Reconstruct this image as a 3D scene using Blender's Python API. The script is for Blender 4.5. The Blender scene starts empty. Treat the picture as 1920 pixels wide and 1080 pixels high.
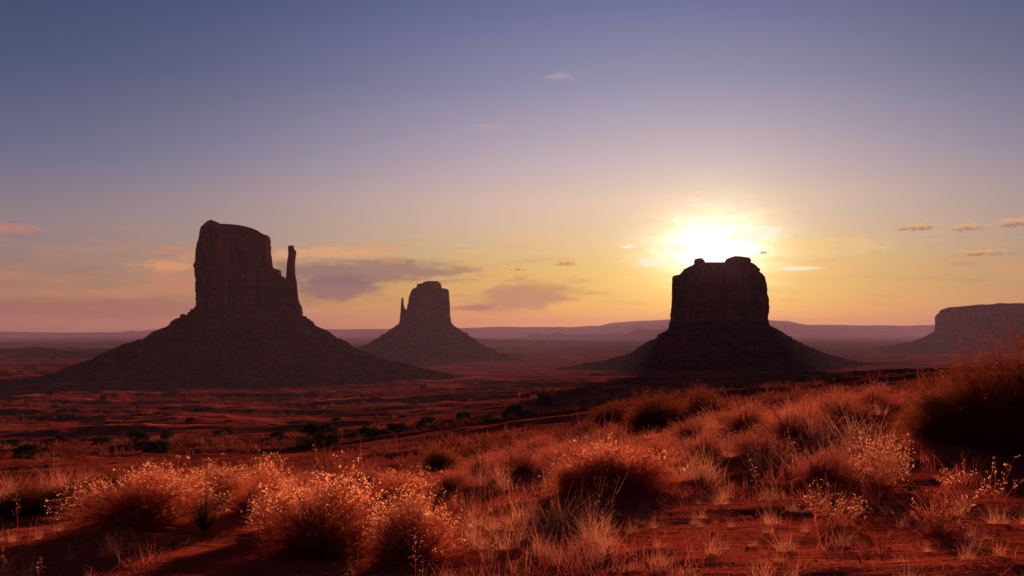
import bpy, math, random
import numpy as np
from mathutils import Vector

# ------------------------------------------------------------------ camera, sky, sun, exposure
SC = bpy.context.scene
COL = SC.collection
F = 1867.0                       # focal length in pixels of the 1920 px wide photograph
CAMZ = 110.0                     # the eye, in metres above the valley floor
PITCH = math.atan(80.0 / F)
SUN_AZ = math.degrees(math.atan((1340 - 960) / F))
SUN_EL = 4.62
EXPOSURE = 1.0

cam = bpy.data.cameras.new("camera")
cam.sensor_width = 36.0
cam.lens = 36.0 * F / 1920.0
cam.clip_start = 0.05
cam.clip_end = 200000.0
cam_o = bpy.data.objects.new("camera", cam)
COL.objects.link(cam_o)
cam_o.location = (0, 0, CAMZ)
cam_o.rotation_euler = (math.radians(90) + PITCH, 0, 0)
SC.camera = cam_o

SC.view_settings.view_transform = 'Standard'
SC.view_settings.look = 'None'
SC.view_settings.gamma = 1
SC.view_settings.exposure = EXPOSURE
SC.cycles.use_denoising = True
SC.cycles.max_bounces = 6
SC.cycles.diffuse_bounces = 3
SC.cycles.transmission_bounces = 4
SC.cycles.transparent_max_bounces = 4
SC.cycles.volume_bounces = 0


class NT:
    """small helper that writes node trees"""
    def __init__(self, tree):
        self.t = tree
        tree.nodes.clear()

    def n(self, typ, ins=None, **props):
        nd = self.t.nodes.new(typ)
        for k, v in props.items():
            setattr(nd, k, v)
        for k, v in (ins or {}).items():
            s = nd.inputs[k]
            if isinstance(v, bpy.types.NodeSocket):
                self.t.links.new(v, s)
            elif isinstance(v, bpy.types.Node):
                self.t.links.new(v.outputs[0], s)
            else:
                s.default_value = v
        return nd

    def m(self, op, a, b=None, c=None, clamp=False):
        ins = {0: a}
        if b is not None:
            ins[1] = b
        if c is not None:
            ins[2] = c
        return self.n('ShaderNodeMath', ins, operation=op, use_clamp=clamp).outputs[0]

    def mix(self, f, a, b, blend='MIX'):
        nd = self.t.nodes.new('ShaderNodeMix')
        nd.data_type = 'RGBA'
        nd.blend_type = blend
        nd.clamp_factor = True
        for i, v in ((0, f), (6, a), (7, b)):
            s = nd.inputs[i]
            if isinstance(v, bpy.types.NodeSocket):
                self.t.links.new(v, s)
            else:
                s.default_value = v if i == 0 or len(v) == 4 else (*v, 1)
        return nd.outputs[2]

    def ramp(self, fac, stops, mode='LINEAR'):
        nd = self.n('ShaderNodeValToRGB', {0: fac})
        cr = nd.color_ramp
        cr.interpolation = mode
        while len(cr.elements) > 1:
            cr.elements.remove(cr.elements[0])
        cr.elements[0].position = stops[0][0]
        cr.elements[0].color = (*stops[0][1], 1)
        for p, c in stops[1:]:
            e = cr.elements.new(p)
            e.color = (*c, 1)
        return nd.outputs[0]

    def smooth(self, v, a, b):
        return self.n('ShaderNodeMapRange', {0: v, 1: a, 2: b, 3: 0.0, 4: 1.0}, interpolation_type='SMOOTHSTEP').outputs[0]

    def noise(self, vec, scale, detail=4.0, rough=0.55, dist=0.0):
        return self.n('ShaderNodeTexNoise', {'Vector': vec, 'Scale': scale, 'Detail': detail, 'Roughness': rough, 'Distortion': dist}).outputs[0]


def lin(r, g, b):
    f = lambda c: ((c / 255 + 0.055) / 1.055) ** 2.4 if c > 10 else c / 255 / 12.92
    return (f(r), f(g), f(b))


def build_world():
    w = bpy.data.worlds.new("World")
    SC.world = w
    w.use_nodes = True
    T = NT(w.node_tree)
    d = T.n('ShaderNodeTexCoord').outputs['Generated']
    sp = T.n('ShaderNodeSeparateXYZ', {0: d})
    X, Y, Z = sp.outputs
    el = T.m('DEGREES', T.m('ARCSINE', Z))
    az = T.m('DEGREES', T.m('ARCTAN2', X, Y))
    # two elevation ramps, towards the sunrise and away from it; position = elevation / 90, finer near the horizon
    pos = T.m('POWER', T.m('DIVIDE', T.m('MAXIMUM', el, 0.0), 90.0), 0.5)
    P = lambda e: (e / 90.0) ** 0.5
    near = T.ramp(pos, [(P(0.0), lin(232, 136, 70)), (P(0.7), lin(236, 152, 66)), (P(2.1), lin(224, 172, 70)), (P(3.6), lin(222, 180, 100)),
                        (P(5.2), lin(220, 186, 148)), (P(7.5), lin(220, 188, 176)), (P(9.7), lin(192, 173, 186)), (P(14), lin(138, 137, 173)),
                        (P(18.4), lin(98, 107, 155)), (P(30), lin(46, 64, 116)), (1.0, lin(26, 42, 86))])
    far = T.ramp(pos, [(P(0.0), lin(160, 102, 74)), (P(0.7), lin(168, 110, 80)), (P(2.1), lin(158, 112, 98)), (P(3.6), lin(150, 117, 114)),
                       (P(5.8), lin(134, 119, 130)), (P(9.7), lin(88, 95, 132)), (P(14), lin(60, 75, 112)),
                       (P(18.4), lin(46, 62, 98)), (P(30), lin(28, 44, 80)), (1.0, lin(20, 32, 66))])
    dz = T.m('SUBTRACT', az, 6.5)
    k = T.m('EXPONENT', T.m('MULTIPLY', T.m('POWER', T.m('ABSOLUTE', T.m('DIVIDE', dz, 21.0)), 2.0), -1.0))
    sky = T.mix(k, far, near)
    # physical sky underneath
    nis = T.n('ShaderNodeTexSky', sky_type='NISHITA', sun_disc=False, sun_elevation=math.radians(SUN_EL),
              sun_rotation=math.radians(SUN_AZ), altitude=1600.0, air_density=1.0, dust_density=1.5, ozone_density=1.5)
    nisd = T.n('ShaderNodeVectorMath', {0: nis.outputs[0], 'Scale': 0.07}, operation='SCALE').outputs[0]
    sky = T.mix(0.12, sky, nisd)

    v2 = T.n('ShaderNodeCombineXYZ', {0: az, 1: el}).outputs[0]
    streak = T.n('ShaderNodeVectorMath', {0: v2, 1: (0.10, 0.85, 1.0)}, operation='MULTIPLY').outputs[0]
    puff = T.n('ShaderNodeVectorMath', {0: v2, 1: (0.55, 1.5, 1.0)}, operation='MULTIPLY').outputs[0]
    n1 = T.noise(streak, 1.0, 6, 0.55, 0.6)
    n2 = T.noise(puff, 1.0, 7, 0.62, 0.3)
    n3 = T.noise(streak, 2.3, 5, 0.6, 0.3)
    fl = T.n('ShaderNodeVectorMath', {0: v2, 1: (0.9, 2.6, 1.0)}, operation='MULTIPLY').outputs[0]
    nf = T.noise(fl, 1.0, 8, 0.62, 0.5)
    ns = T.noise(T.n('ShaderNodeVectorMath', {0: v2, 1: (0.22, 1.5, 1.0)}, operation='MULTIPLY').outputs[0], 1.0, 8, 0.6, 0.8)
    np_ = T.noise(T.n('ShaderNodeVectorMath', {0: v2, 1: (2.6, 6.0, 1.0)}, operation='MULTIPLY').outputs[0], 1.0, 6, 0.62, 0.3)

    def gauss(a0, e0, sx, sy, slope=0.0):
        a = T.m('DIVIDE', T.m('SUBTRACT', az, a0), sx)
        ee = T.m('SUBTRACT', T.m('SUBTRACT', el, e0), T.m('MULTIPLY', T.m('SUBTRACT', az, a0), slope))
        b = T.m('DIVIDE', ee, sy)
        return T.m('EXPONENT', T.m('MULTIPLY', T.m('ADD', T.m('MULTIPLY', a, a), T.m('MULTIPLY', b, b)), -1.0))

    A = lambda px: math.degrees(math.atan((px - 960) / F))
    E = lambda py: math.degrees((620 - py) / F)
    low = T.m('MULTIPLY', T.smooth(el, 0.2, 1.2), T.m('SUBTRACT', 1.0, T.smooth(el, 4.0, 6.5)))
    # thin lit streaks low in the sky, warmer than the sky behind them
    lit = T.m('MULTIPLY', T.m('MULTIPLY', T.smooth(T.m('ADD', T.m('MULTIPLY', n1, 0.5), T.m('MULTIPLY', ns, 0.5)), 0.47, 0.66), low), 0.75)
    litcol = T.mix(k, lin(205, 132, 104), lin(246, 190, 116))
    sky = T.mix(lit, sky, litcol)
    # grey streaks
    gcol = T.mix(k, lin(120, 88, 94), lin(190, 140, 110))
    gr = T.m('MULTIPLY', T.m('MULTIPLY', T.smooth(n3, 0.52, 0.74), low), 0.35)
    sky = T.mix(gr, sky, gcol)
    # the slate cloud banks
    def bank(sky, g, col, amt, lo=0.22, hi=0.80):
        dens = T.smooth(T.m('ADD', g, T.m('MULTIPLY', T.m('SUBTRACT', T.m('ADD', T.m('MULTIPLY', ns, 0.65), T.m('MULTIPLY', nf, 0.35)), 0.5), 2.2)), lo, hi)
        return T.mix(T.m('MULTIPLY', T.m('MULTIPLY', dens, T.smooth(g, 0.02, 0.3)), amt), sky, col)
    def wisp(sky, g, col, amt, lo=0.40, hi=1.0):
        dens = T.smooth(T.m('ADD', g, T.m('MULTIPLY', T.m('SUBTRACT', T.m('ADD', T.m('MULTIPLY', nf, 0.6), T.m('MULTIPLY', ns, 0.4)), 0.5), 4.0)), lo, hi)
        return T.mix(T.m('MULTIPLY', T.m('MULTIPLY', dens, T.smooth(g, 0.02, 0.4)), amt), sky, col)
    def puffs(sky, g, col, amt, lo=0.45, hi=0.85):
        dens = T.smooth(T.m('ADD', g, T.m('MULTIPLY', T.m('SUBTRACT', np_, 0.5), 3.0)), lo, hi)
        return T.mix(T.m('MULTIPLY', T.m('MULTIPLY', dens, T.smooth(g, 0.05, 0.4)), amt), sky, col)
    sky = wisp(sky, gauss(A(325), E(503), 2.4, 0.45), lin(232, 156, 112), 0.85)
    sky = wisp(sky, gauss(A(330), E(535), 3.2, 0.8), lin(206, 134, 106), 0.6)
    sky = wisp(sky, gauss(A(610), E(478), 4.0, 0.55), lin(230, 168, 124), 0.75)
    sky = wisp(sky, gauss(A(720), E(470), 1.6, 0.7), lin(226, 164, 120), 0.6)
    sky = wisp(sky, gauss(A(25), E(448), 2.6, 0.35), lin(186, 128, 114), 0.8)
    sky = wisp(sky, gauss(A(1048), E(150), 1.1, 0.22), lin(190, 164, 178), 0.45)
    sky = wisp(sky, gauss(A(925), E(238), 1.4, 0.22), lin(190, 164, 172), 0.5)
    sky = wisp(sky, gauss(A(1560), E(470), 5.0, 0.8), lin(234, 196, 128), 0.6)
    sky = wisp(sky, gauss(A(930), E(520), 3.0, 0.35, -0.1), lin(238, 172, 100), 0.6)
    bcol = lin(128, 100, 108)
    sky = bank(sky, gauss(A(665), E(513), 7.2, 0.80, 0.015), bcol, 0.72)
    sky = bank(sky, gauss(A(620), E(542), 2.6, 0.9, 0.06), lin(126, 98, 106), 0.8)
    sky = bank(sky, gauss(A(985), E(556), 3.6, 0.95, 0.10), lin(178, 122, 106), 0.75)
    sky = bank(sky, gauss(A(170), E(582), 8.0, 0.62), lin(144, 98, 90), 0.6)
    sky = bank(sky, gauss(A(870), E(578), 1.6, 0.2), lin(170, 110, 98), 0.7)
    # small puffs at the right
    for px, py, sx, sy in ((1722, 443, 1.1, 0.17), (1818, 447, 1.0, 0.16), (1905, 443, 1.0, 0.2), (1845, 491, 1.7, 0.13), (1060, 495, 0.9, 0.18), (972, 506, 0.5, 0.1)):
        g = gauss(A(px), E(py), sx, sy)
        g2 = gauss(A(px) - 0.06, E(py - 6), sx, sy)
        sky = puffs(sky, g2, lin(232, 172, 104), 0.6)
        sky = puffs(sky, g, lin(160, 112, 94), 0.7, 0.5, 1.0)
    # the aureole round the sun, ragged where thin cloud catches it
    sx, sy, sz = (math.sin(math.radians(SUN_AZ)) * math.cos(math.radians(SUN_EL)), math.cos(math.radians(SUN_AZ)) * math.cos(math.radians(SUN_EL)), math.sin(math.radians(SUN_EL)))
    ax = T.m('SUBTRACT', az, SUN_AZ)
    ey = T.m('SUBTRACT', el, SUN_EL - 0.05)
    wob = T.m('MULTIPLY', T.m('SUBTRACT', T.m('ADD', T.m('MULTIPLY', nf, 0.5), T.m('MULTIPLY', ns, 0.5)), 0.5), 3.4)
    core_d = T.m('SQRT', T.m('ADD', T.m('POWER', T.m('ABSOLUTE', T.m('MULTIPLY', ax, 0.60)), 2.0), T.m('POWER', T.m('ABSOLUTE', ey), 2.0)))
    core_r = T.m('MAXIMUM', T.m('ADD', core_d, wob), 0.0)
    rad = T.m('SQRT', T.m('ADD', T.m('MULTIPLY', ax, ax), T.m('MULTIPLY', ey, ey)))
    def add_glow(sky, dist, width, power, col, amt):
        g = T.m('EXPONENT', T.m('MULTIPLY', T.m('POWER', T.m('DIVIDE', dist, width), power), -1.0))
        return T.mix(1.0, sky, T.n('ShaderNodeVectorMath', {0: (col[0] * amt, col[1] * amt, col[2] * amt), 'Scale': g}, operation='SCALE').outputs[0], 'ADD')
    flat = T.m('SQRT', T.m('ADD', T.m('POWER', T.m('ABSOLUTE', T.m('MULTIPLY', ax, 0.38)), 2.0), T.m('POWER', T.m('ABSOLUTE', T.m('SUBTRACT', el, 2.2)), 2.0)))
    sky = add_glow(sky, flat, 3.2, 1.4, (1.0, 0.62, 0.05), 0.10)
    sky = add_glow(sky, rad, 5.0, 1.0, (1.0, 0.80, 0.20), 0.20)
    sky = add_glow(sky, rad, 2.2, 1.3, (1.0, 1.0, 0.55), 0.30)
    sky = add_glow(sky, core_r, 0.85, 1.0, (1.0, 1.0, 0.72), 1.9)
    sky = add_glow(sky, T.m('MAXIMUM', T.m('ADD', core_d, T.m('MULTIPLY', wob, 0.4)), 0.0), 0.78, 1.25, (1.0, 0.97, 0.84), 2.8)
    for px, py, s1, s2 in ((1270, 468, 1.9, 0.34), (1400, 446, 1.9, 0.42), (1490, 508, 1.6, 0.14), (1230, 497, 1.6, 0.22), (1350, 420, 1.6, 0.3)):
        gg = gauss(A(px), E(py), s1, s2)
        dens = T.m('MULTIPLY', T.smooth(T.m('ADD', gg, T.m('MULTIPLY', T.m('SUBTRACT', T.m('ADD', T.m('MULTIPLY', ns, 0.5), T.m('MULTIPLY', np_, 0.5)), 0.5), 3.2)), 0.35, 1.0), T.smooth(gg, 0.03, 0.5))
        sky = T.mix(T.m('MULTIPLY', dens, 0.9), sky, (1.05, 1.02, 0.80))
    # little bright clouds lit through beside the sun
    for px, py, s1, s2 in ((1180, 463, 0.42, 0.14), (1222, 459, 0.3, 0.08), (1448, 440, 0.7, 0.2), (1437, 478, 0.5, 0.18), (1215, 490, 1.0, 0.14)):
        gg = gauss(A(px), E(py), s1, s2)
        dens = T.m('MULTIPLY', T.smooth(T.m('ADD', gg, T.m('MULTIPLY', T.m('SUBTRACT', np_, 0.5), 3.0)), 0.45, 0.8), T.smooth(gg, 0.05, 0.4))
        sky = T.mix(T.m('MULTIPLY', dens, 0.85), sky, (1.0, 1.0, 0.86))
    sky = puffs(sky, gauss(A(1437), E(479), 0.3, 0.10), lin(200, 180, 116), 0.9, 0.4, 0.7)
    bg = T.n('ShaderNodeBackground', {'Color': sky, 'Strength': 2.0 ** -EXPOSURE})
    T.n('ShaderNodeOutputWorld', {'Surface': bg})


build_world()

sun = bpy.data.lights.new("sun", 'SUN')
sun.energy = 5.0
sun.angle = math.radians(0.5)
sun.color = (1.0, 0.51, 0.32)
sun_o = bpy.data.objects.new("sun", sun)
COL.objects.link(sun_o)
sd = Vector((math.sin(math.radians(SUN_AZ)) * math.cos(math.radians(SUN_EL)), math.cos(math.radians(SUN_AZ)) * math.cos(math.radians(SUN_EL)), math.sin(math.radians(SUN_EL))))
sun_o.rotation_euler = (-sd).to_track_quat('-Z', 'Y').to_euler()
sun_o.location = sd * 1000

# ------------------------------------------------------------------ helpers
def px_dir(px, py):
    dx, dv = (px - 960) / F, (540 - py) / F
    c, s = math.cos(PITCH), math.sin(PITCH)
    d = np.array([dx, c - dv * s, s + dv * c])
    return d / d[1]


def at(px, py, Y):
    """the point at depth Y seen in pixel px, py"""
    d = px_dir(px, py) * Y
    return d + np.array([0, 0, CAMZ])


def build_mesh(name, verts, quads=None, tris=None, smooth=False):
    me = bpy.data.meshes.new(name)
    verts = np.asarray(verts, dtype=np.float32)
    nq = 0 if quads is None else len(quads)
    nt = 0 if tris is None else len(tris)
    me.vertices.add(len(verts))
    me.vertices.foreach_set('co', verts.ravel())
    parts, tot = [], []
    if nq:
        parts.append(np.asarray(quads, dtype=np.int32).ravel()); tot.append(np.full(nq, 4, np.int32))
    if nt:
        parts.append(np.asarray(tris, dtype=np.int32).ravel()); tot.append(np.full(nt, 3, np.int32))
    loops, tot = np.concatenate(parts), np.concatenate(tot)
    me.loops.add(len(loops))
    me.loops.foreach_set('vertex_index', loops)
    me.polygons.add(nq + nt)
    me.polygons.foreach_set('loop_start', np.concatenate([[0], np.cumsum(tot)[:-1]]).astype(np.int32))
    if smooth:
        me.polygons.foreach_set('use_smooth', np.ones(nq + nt, dtype=bool))
    me.update(calc_edges=True)
    me.validate()
    return me


def obj(name, me, mat=None, parent=None):
    o = bpy.data.objects.new(name, me)
    COL.objects.link(o)
    if mat is not None and me is not None:
        me.materials.clear()
        me.materials.append(mat)
    if parent is not None:
        o.parent = parent
    return o


def tag(o, label=None, cat=None, group=None, kind=None):
    for k, v in (('label', label), ('category', cat), ('group', group), ('kind', kind)):
        if v:
            o[k] = v
        elif k in o.keys():
            del o[k]
    return o


def thing(name, label, cat, loc=(0, 0, 0), group=None):
    o = bpy.data.objects.new(name, None)
    COL.objects.link(o)
    o.location = loc
    o.empty_display_size = 0.2
    return tag(o, label, cat, group)


def dup(root, loc, rz, scale, label, group=None):
    r = root.copy()
    COL.objects.link(r)
    r.location, r.rotation_euler, r.scale = loc, (0, 0, rz), scale
    tag(r, label, root['category'], group)
    for ch in root.children:
        c = ch.copy()
        COL.objects.link(c)
        c.parent = r
        for g in ch.children:
            d = g.copy()
            COL.objects.link(d)
            d.parent = c
    return r


# value noise
def _hash(ix, iy, seed):
    h = (ix.astype(np.int64) * 374761393 + iy.astype(np.int64) * 668265263 + seed * 1442695041) & 0xFFFFFFFF
    h = ((h ^ (h >> 13)) * 1274126177) & 0xFFFFFFFF
    h = h ^ (h >> 16)
    return (h & 0xFFFF) / 65535.0


def vnoise(x, y, seed=0):
    ix, iy = np.floor(x), np.floor(y)
    fx, fy = x - ix, y - iy
    fx, fy = fx * fx * fx * (fx * (fx * 6 - 15) + 10), fy * fy * fy * (fy * (fy * 6 - 15) + 10)
    a, b = _hash(ix, iy, seed), _hash(ix + 1, iy, seed)
    c, d = _hash(ix, iy + 1, seed), _hash(ix + 1, iy + 1, seed)
    return (a + (b - a) * fx) * (1 - fy) + (c + (d - c) * fx) * fy


def fbm(x, y, seed=0, octv=4, gain=0.5):
    x, y = np.asarray(x, dtype=float), np.asarray(y, dtype=float)
    t, amp, tot, f = 0.0, 1.0, 0.0, 1.0
    for i in range(octv):
        t = t + amp * (vnoise(x * f + 17.3 * i, y * f - 9.1 * i, seed + i) - 0.5)
        tot += amp
        amp *= gain
        f *= 2.03
    return t / tot * 2


def ridged(x, y, seed=0, octv=3):
    t, amp, tot, f = 0.0, 1.0, 0.0, 1.0
    for i in range(octv):
        t = t + amp * (1 - np.abs(2 * vnoise(x * f + 7.7 * i, y * f + 3.3 * i, seed + i) - 1))
        tot += amp; amp *= 0.5; f *= 2.1
    return t / tot


# ------------------------------------------------------------------ materials
def new_mat(name):
    m = bpy.data.materials.new(name)
    m.use_nodes = True
    return m, NT(m.node_tree)


def ground_material():
    m, T = new_mat("red_sand")
    g = T.n('ShaderNodeNewGeometry').outputs['Position']
    mid = T.noise(g, 0.35, 6, 0.65)
    fine = T.noise(g, 9.0, 6, 0.7)
    grit = T.noise(g, 70.0, 4, 0.7)
    st = T.n('ShaderNodeVectorMath', {0: g, 1: (1.0, 3.2, 1.0)}, operation='MULTIPLY').outputs[0]
    rip = T.noise(st, 2.6, 6, 0.62, 0.5)
    c = T.ramp(mid, [(0.25, (0.30, 0.036, 0.018)), (0.5, (0.46, 0.062, 0.029)), (0.75, (0.58, 0.105, 0.050))])
    c = T.mix(T.m('MULTIPLY', T.smooth(fine, 0.52, 0.72), 0.5), c, (0.17, 0.034, 0.018))
    c = T.mix(T.m('MULTIPLY', T.smooth(grit, 0.60, 0.70), 0.6), c, (0.55, 0.19, 0.10))
    # the valley: dark scrub cover in drifts with bare red sand between
    dist = T.n('ShaderNodeVectorMath', {0: g}, operation='LENGTH').outputs['Value']
    cover = T.noise(T.n('ShaderNodeVectorMath', {0: g, 1: (0.6, 1.3, 1.0)}, operation='MULTIPLY').outputs[0], 0.009, 8, 0.68, 0.6)
    cov2 = T.noise(g, 0.06, 7, 0.7)
    cv = T.m('MULTIPLY', T.smooth(T.m('ADD', T.m('MULTIPLY', cover, 0.6), T.m('MULTIPLY', cov2, 0.4)), 0.41, 0.53), T.smooth(dist, 35.0, 180.0))
    c = T.mix(T.m('MULTIPLY', cv, 0.82), c, (0.085, 0.014, 0.013))
    c = T.mix(T.smooth(dist, 2500.0, 6500.0), c, T.mix(cv, (0.20, 0.040, 0.030), (0.06, 0.016, 0.016)))
    hum = T.m('MULTIPLY', T.noise(g, 0.16, 6, 0.65), T.m('MULTIPLY', T.smooth(dist, 60.0, 250.0), 1.4))
    hum2 = T.m('MULTIPLY', T.noise(g, 0.03, 6, 0.6), T.m('MULTIPLY', T.smooth(dist, 300.0, 900.0), 9.0))
    h = T.m('ADD', T.m('MULTIPLY', rip, 0.07), T.m('ADD', T.m('MULTIPLY', fine, 0.014), T.m('MULTIPLY', grit, 0.002)))
    h = T.m('ADD', h, T.m('ADD', hum, hum2))
    b = T.n('ShaderNodeBump', {'Strength': 0.9, 'Distance': 1.0, 'Height': h})
    p = T.n('ShaderNodeBsdfDiffuse', {'Color': c, 'Roughness': 0.0, 'Normal': b.outputs[0]})
    T.n('ShaderNodeOutputMaterial', {'Surface': p.outputs[0]})
    return m


def rock_material(name, c0, c1, strata=0.05, bump=2.0):
    m, T = new_mat(name)
    g = T.n('ShaderNodeNewGeometry').outputs['Position']
    vert = T.n('ShaderNodeVectorMath', {0: g, 1: (1.0, 1.0, 0.12)}, operation='MULTIPLY').outputs[0]
    hor = T.n('ShaderNodeVectorMath', {0: g, 1: (0.06, 0.06, 1.0)}, operation='MULTIPLY').outputs[0]
    a = T.noise(vert, 0.07, 7, 0.62, 0.4)
    b = T.noise(hor, strata, 5, 0.6)
    f = T.noise(g, 0.35, 6, 0.65)
    pat = T.noise(g, 0.018, 4, 0.55)
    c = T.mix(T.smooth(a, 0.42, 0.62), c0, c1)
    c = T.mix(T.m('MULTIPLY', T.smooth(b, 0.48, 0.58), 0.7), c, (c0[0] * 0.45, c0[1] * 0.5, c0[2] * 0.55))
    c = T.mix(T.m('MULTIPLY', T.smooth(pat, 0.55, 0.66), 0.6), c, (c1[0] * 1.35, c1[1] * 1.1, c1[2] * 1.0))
    h = T.m('ADD', T.m('MULTIPLY', a, 1.0), T.m('ADD', T.m('MULTIPLY', f, 0.7), T.m('MULTIPLY', b, 0.5)))
    bp = T.n('ShaderNodeBump', {'Strength': 1.0, 'Distance': bump, 'Height': h})
    p = T.n('ShaderNodeBsdfDiffuse', {'Color': c, 'Roughness': 0.8, 'Normal': bp.outputs[0]})
    T.n('ShaderNodeOutputMaterial', {'Surface': p.outputs[0]})
    return m


def plant_material(name, ca, cb, trans=0.5, scale=6.0):
    m, T = new_mat(name)
    tc = T.n('ShaderNodeTexCoord').outputs['Object']
    nz = T.noise(tc, scale, 4, 0.6)
    rnd = T.n('ShaderNodeObjectInfo').outputs['Random']
    c = T.mix(T.smooth(nz, 0.32, 0.68), ca, cb)
    hv = T.n('ShaderNodeHueSaturation', {'Hue': 0.5, 'Saturation': 1.0, 'Value': T.m('ADD', 0.82, T.m('MULTIPLY', rnd, 0.36)), 'Fac': 1.0, 'Color': c}).outputs[0]
    df = T.n('ShaderNodeBsdfDiffuse', {'Color': hv})
    tr = T.n('ShaderNodeBsdfTranslucent', {'Color': hv})
    mx = T.n('ShaderNodeMixShader', {0: trans, 1: df.outputs[0], 2: tr.outputs[0]})
    T.n('ShaderNodeOutputMaterial', {'Surface': mx.outputs[0]})
    return m


M = dict(
    sand=ground_material(),
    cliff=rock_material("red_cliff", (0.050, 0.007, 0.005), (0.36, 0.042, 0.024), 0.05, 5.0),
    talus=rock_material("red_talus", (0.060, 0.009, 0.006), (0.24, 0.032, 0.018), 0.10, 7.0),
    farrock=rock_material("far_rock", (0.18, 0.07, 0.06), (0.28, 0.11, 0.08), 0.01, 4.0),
    brush=plant_material("rabbitbrush_stems", (0.30, 0.050, 0.024), (0.47, 0.105, 0.050), 0.55),
    heads=plant_material("seed_fluff", (0.66, 0.25, 0.10), (0.78, 0.40, 0.20), 0.65, 20),
    feather=plant_material("feathery_stems", (0.279, 0.044, 0.026), (0.443, 0.107, 0.066), 0.5),
    dark=plant_material("dark_stems", (0.107, 0.023, 0.011), (0.197, 0.045, 0.020), 0.45),
    rust=plant_material("rust_stems", (0.164, 0.039, 0.015), (0.262, 0.070, 0.026), 0.45),
    green=plant_material("dark_foliage", (0.037, 0.033, 0.016), (0.070, 0.049, 0.023), 0.3),
    straw=plant_material("dry_grass", (0.44, 0.12, 0.055), (0.62, 0.28, 0.15), 0.55),
    scrub=plant_material("scrub", (0.040, 0.014, 0.009), (0.24, 0.050, 0.030), 0.4, 0.08),
    wood=plant_material("grey_deadwood", (0.12, 0.070, 0.055), (0.24, 0.14, 0.11), 0.0),
    yucca=plant_material("yucca_blades", (0.07, 0.045, 0.018), (0.15, 0.075, 0.028), 0.4),
)

# ------------------------------------------------------------------ the ground: one sheet out to the horizon
_ctrl = [
    (960, 1700, 2.6), (200, 1700, 2.8), (1750, 1640, 2.6), (960, 1400, 3.7), (200, 1450, 3.7), (1750, 1330, 3.7),
    (1300, 1080, 6.0), (1850, 1080, 5.5), (650, 1075, 7.6), (100, 1078, 7.5), (1000, 1090, 6.4),
    (1650, 1000, 7.5), (1900, 960, 8.0), (1300, 980, 8.5), (1000, 1000, 8.5),
    (1780, 850, 12.0), (1650, 850, 12.5), (1920, 830, 13.0), (1450, 850, 14.0), (1150, 935, 10.5), (1250, 850, 15.0),
    (1450, 795, 18.0), (1650, 755, 22.0), (1800, 742, 20.0), (1920, 735, 20), (1250, 815, 26.0), (1000, 868, 18.0), (820, 890, 20.0),
    (700, 945, 12.5), (480, 960, 11.0), (280, 1000, 9.3), (100, 985, 11.0), (100, 918, 15.0), (400, 912, 16.0), (600, 908, 19.0),
    (50, 935, 26.0), (300, 925, 28.0), (500, 920, 30.0), (750, 893, 30.0), (950, 850, 32.0), (1250, 790, 40.0), (1600, 740, 45.0), (1900, 722, 42.0),
    (100, 885, 75.0), (350, 875, 95.0), (600, 855, 130.0), (950, 802, 140.0), (1300, 758, 150.0), (1700, 716, 160.0), (50, 855, 160.0), (1920, 702, 160),
    (100, 812, 400.0), (700, 796, 400.0), (1300, 735, 400.0), (1800, 704, 420.0),
    (100, 750, 900.0), (500, 752, 900), (960, 734, 900.0), (1500, 712, 900.0), (1850, 695, 900.0),
    (100, 704, 1700.0), (480, 726, 1450.0), (960, 704, 1800.0), (1500, 702, 1900.0), (1850, 690, 1900),
    (100, 682, 2900.0), (960, 684, 3000.0), (1850, 676, 3100.0),
    (100, 658, 5500.0), (960, 657, 5500.0), (1850, 652, 5500.0),
    (100, 637, 12000.0), (960, 637, 12000.0), (1850, 636, 12000.0),
    (100, 628, 26000.0), (960, 628, 26000.0), (1850, 628, 26000.0),
]
_c = []
for px, py, Y in _ctrl:
    p = at(px, py, Y)
    R = math.hypot(p[0], p[1])
    _c.append((math.atan2(p[0], p[1]) * 2.2, math.log(R), (p[2] - CAMZ) / R))
_c = np.array(_c)
_d = np.hypot(_c[:, None, 0] - _c[None, :, 0], _c[:, None, 1] - _c[None, :, 1])
_A = np.zeros((len(_c) + 1, len(_c) + 1))
_A[:-1, :-1] = _d + np.eye(len(_c)) * 0.02
_A[-1, :-1] = _A[:-1, -1] = 1
_w = np.linalg.solve(_A, np.append(_c[:, 2], 0))

MOUNDS = []          # (x, y, radius, height) sand heaped up under the shrubs


def sstep(v, a, b):
    t = np.clip((v - a) / (b - a), 0, 1)
    return t * t * (3 - 2 * t)


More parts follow.
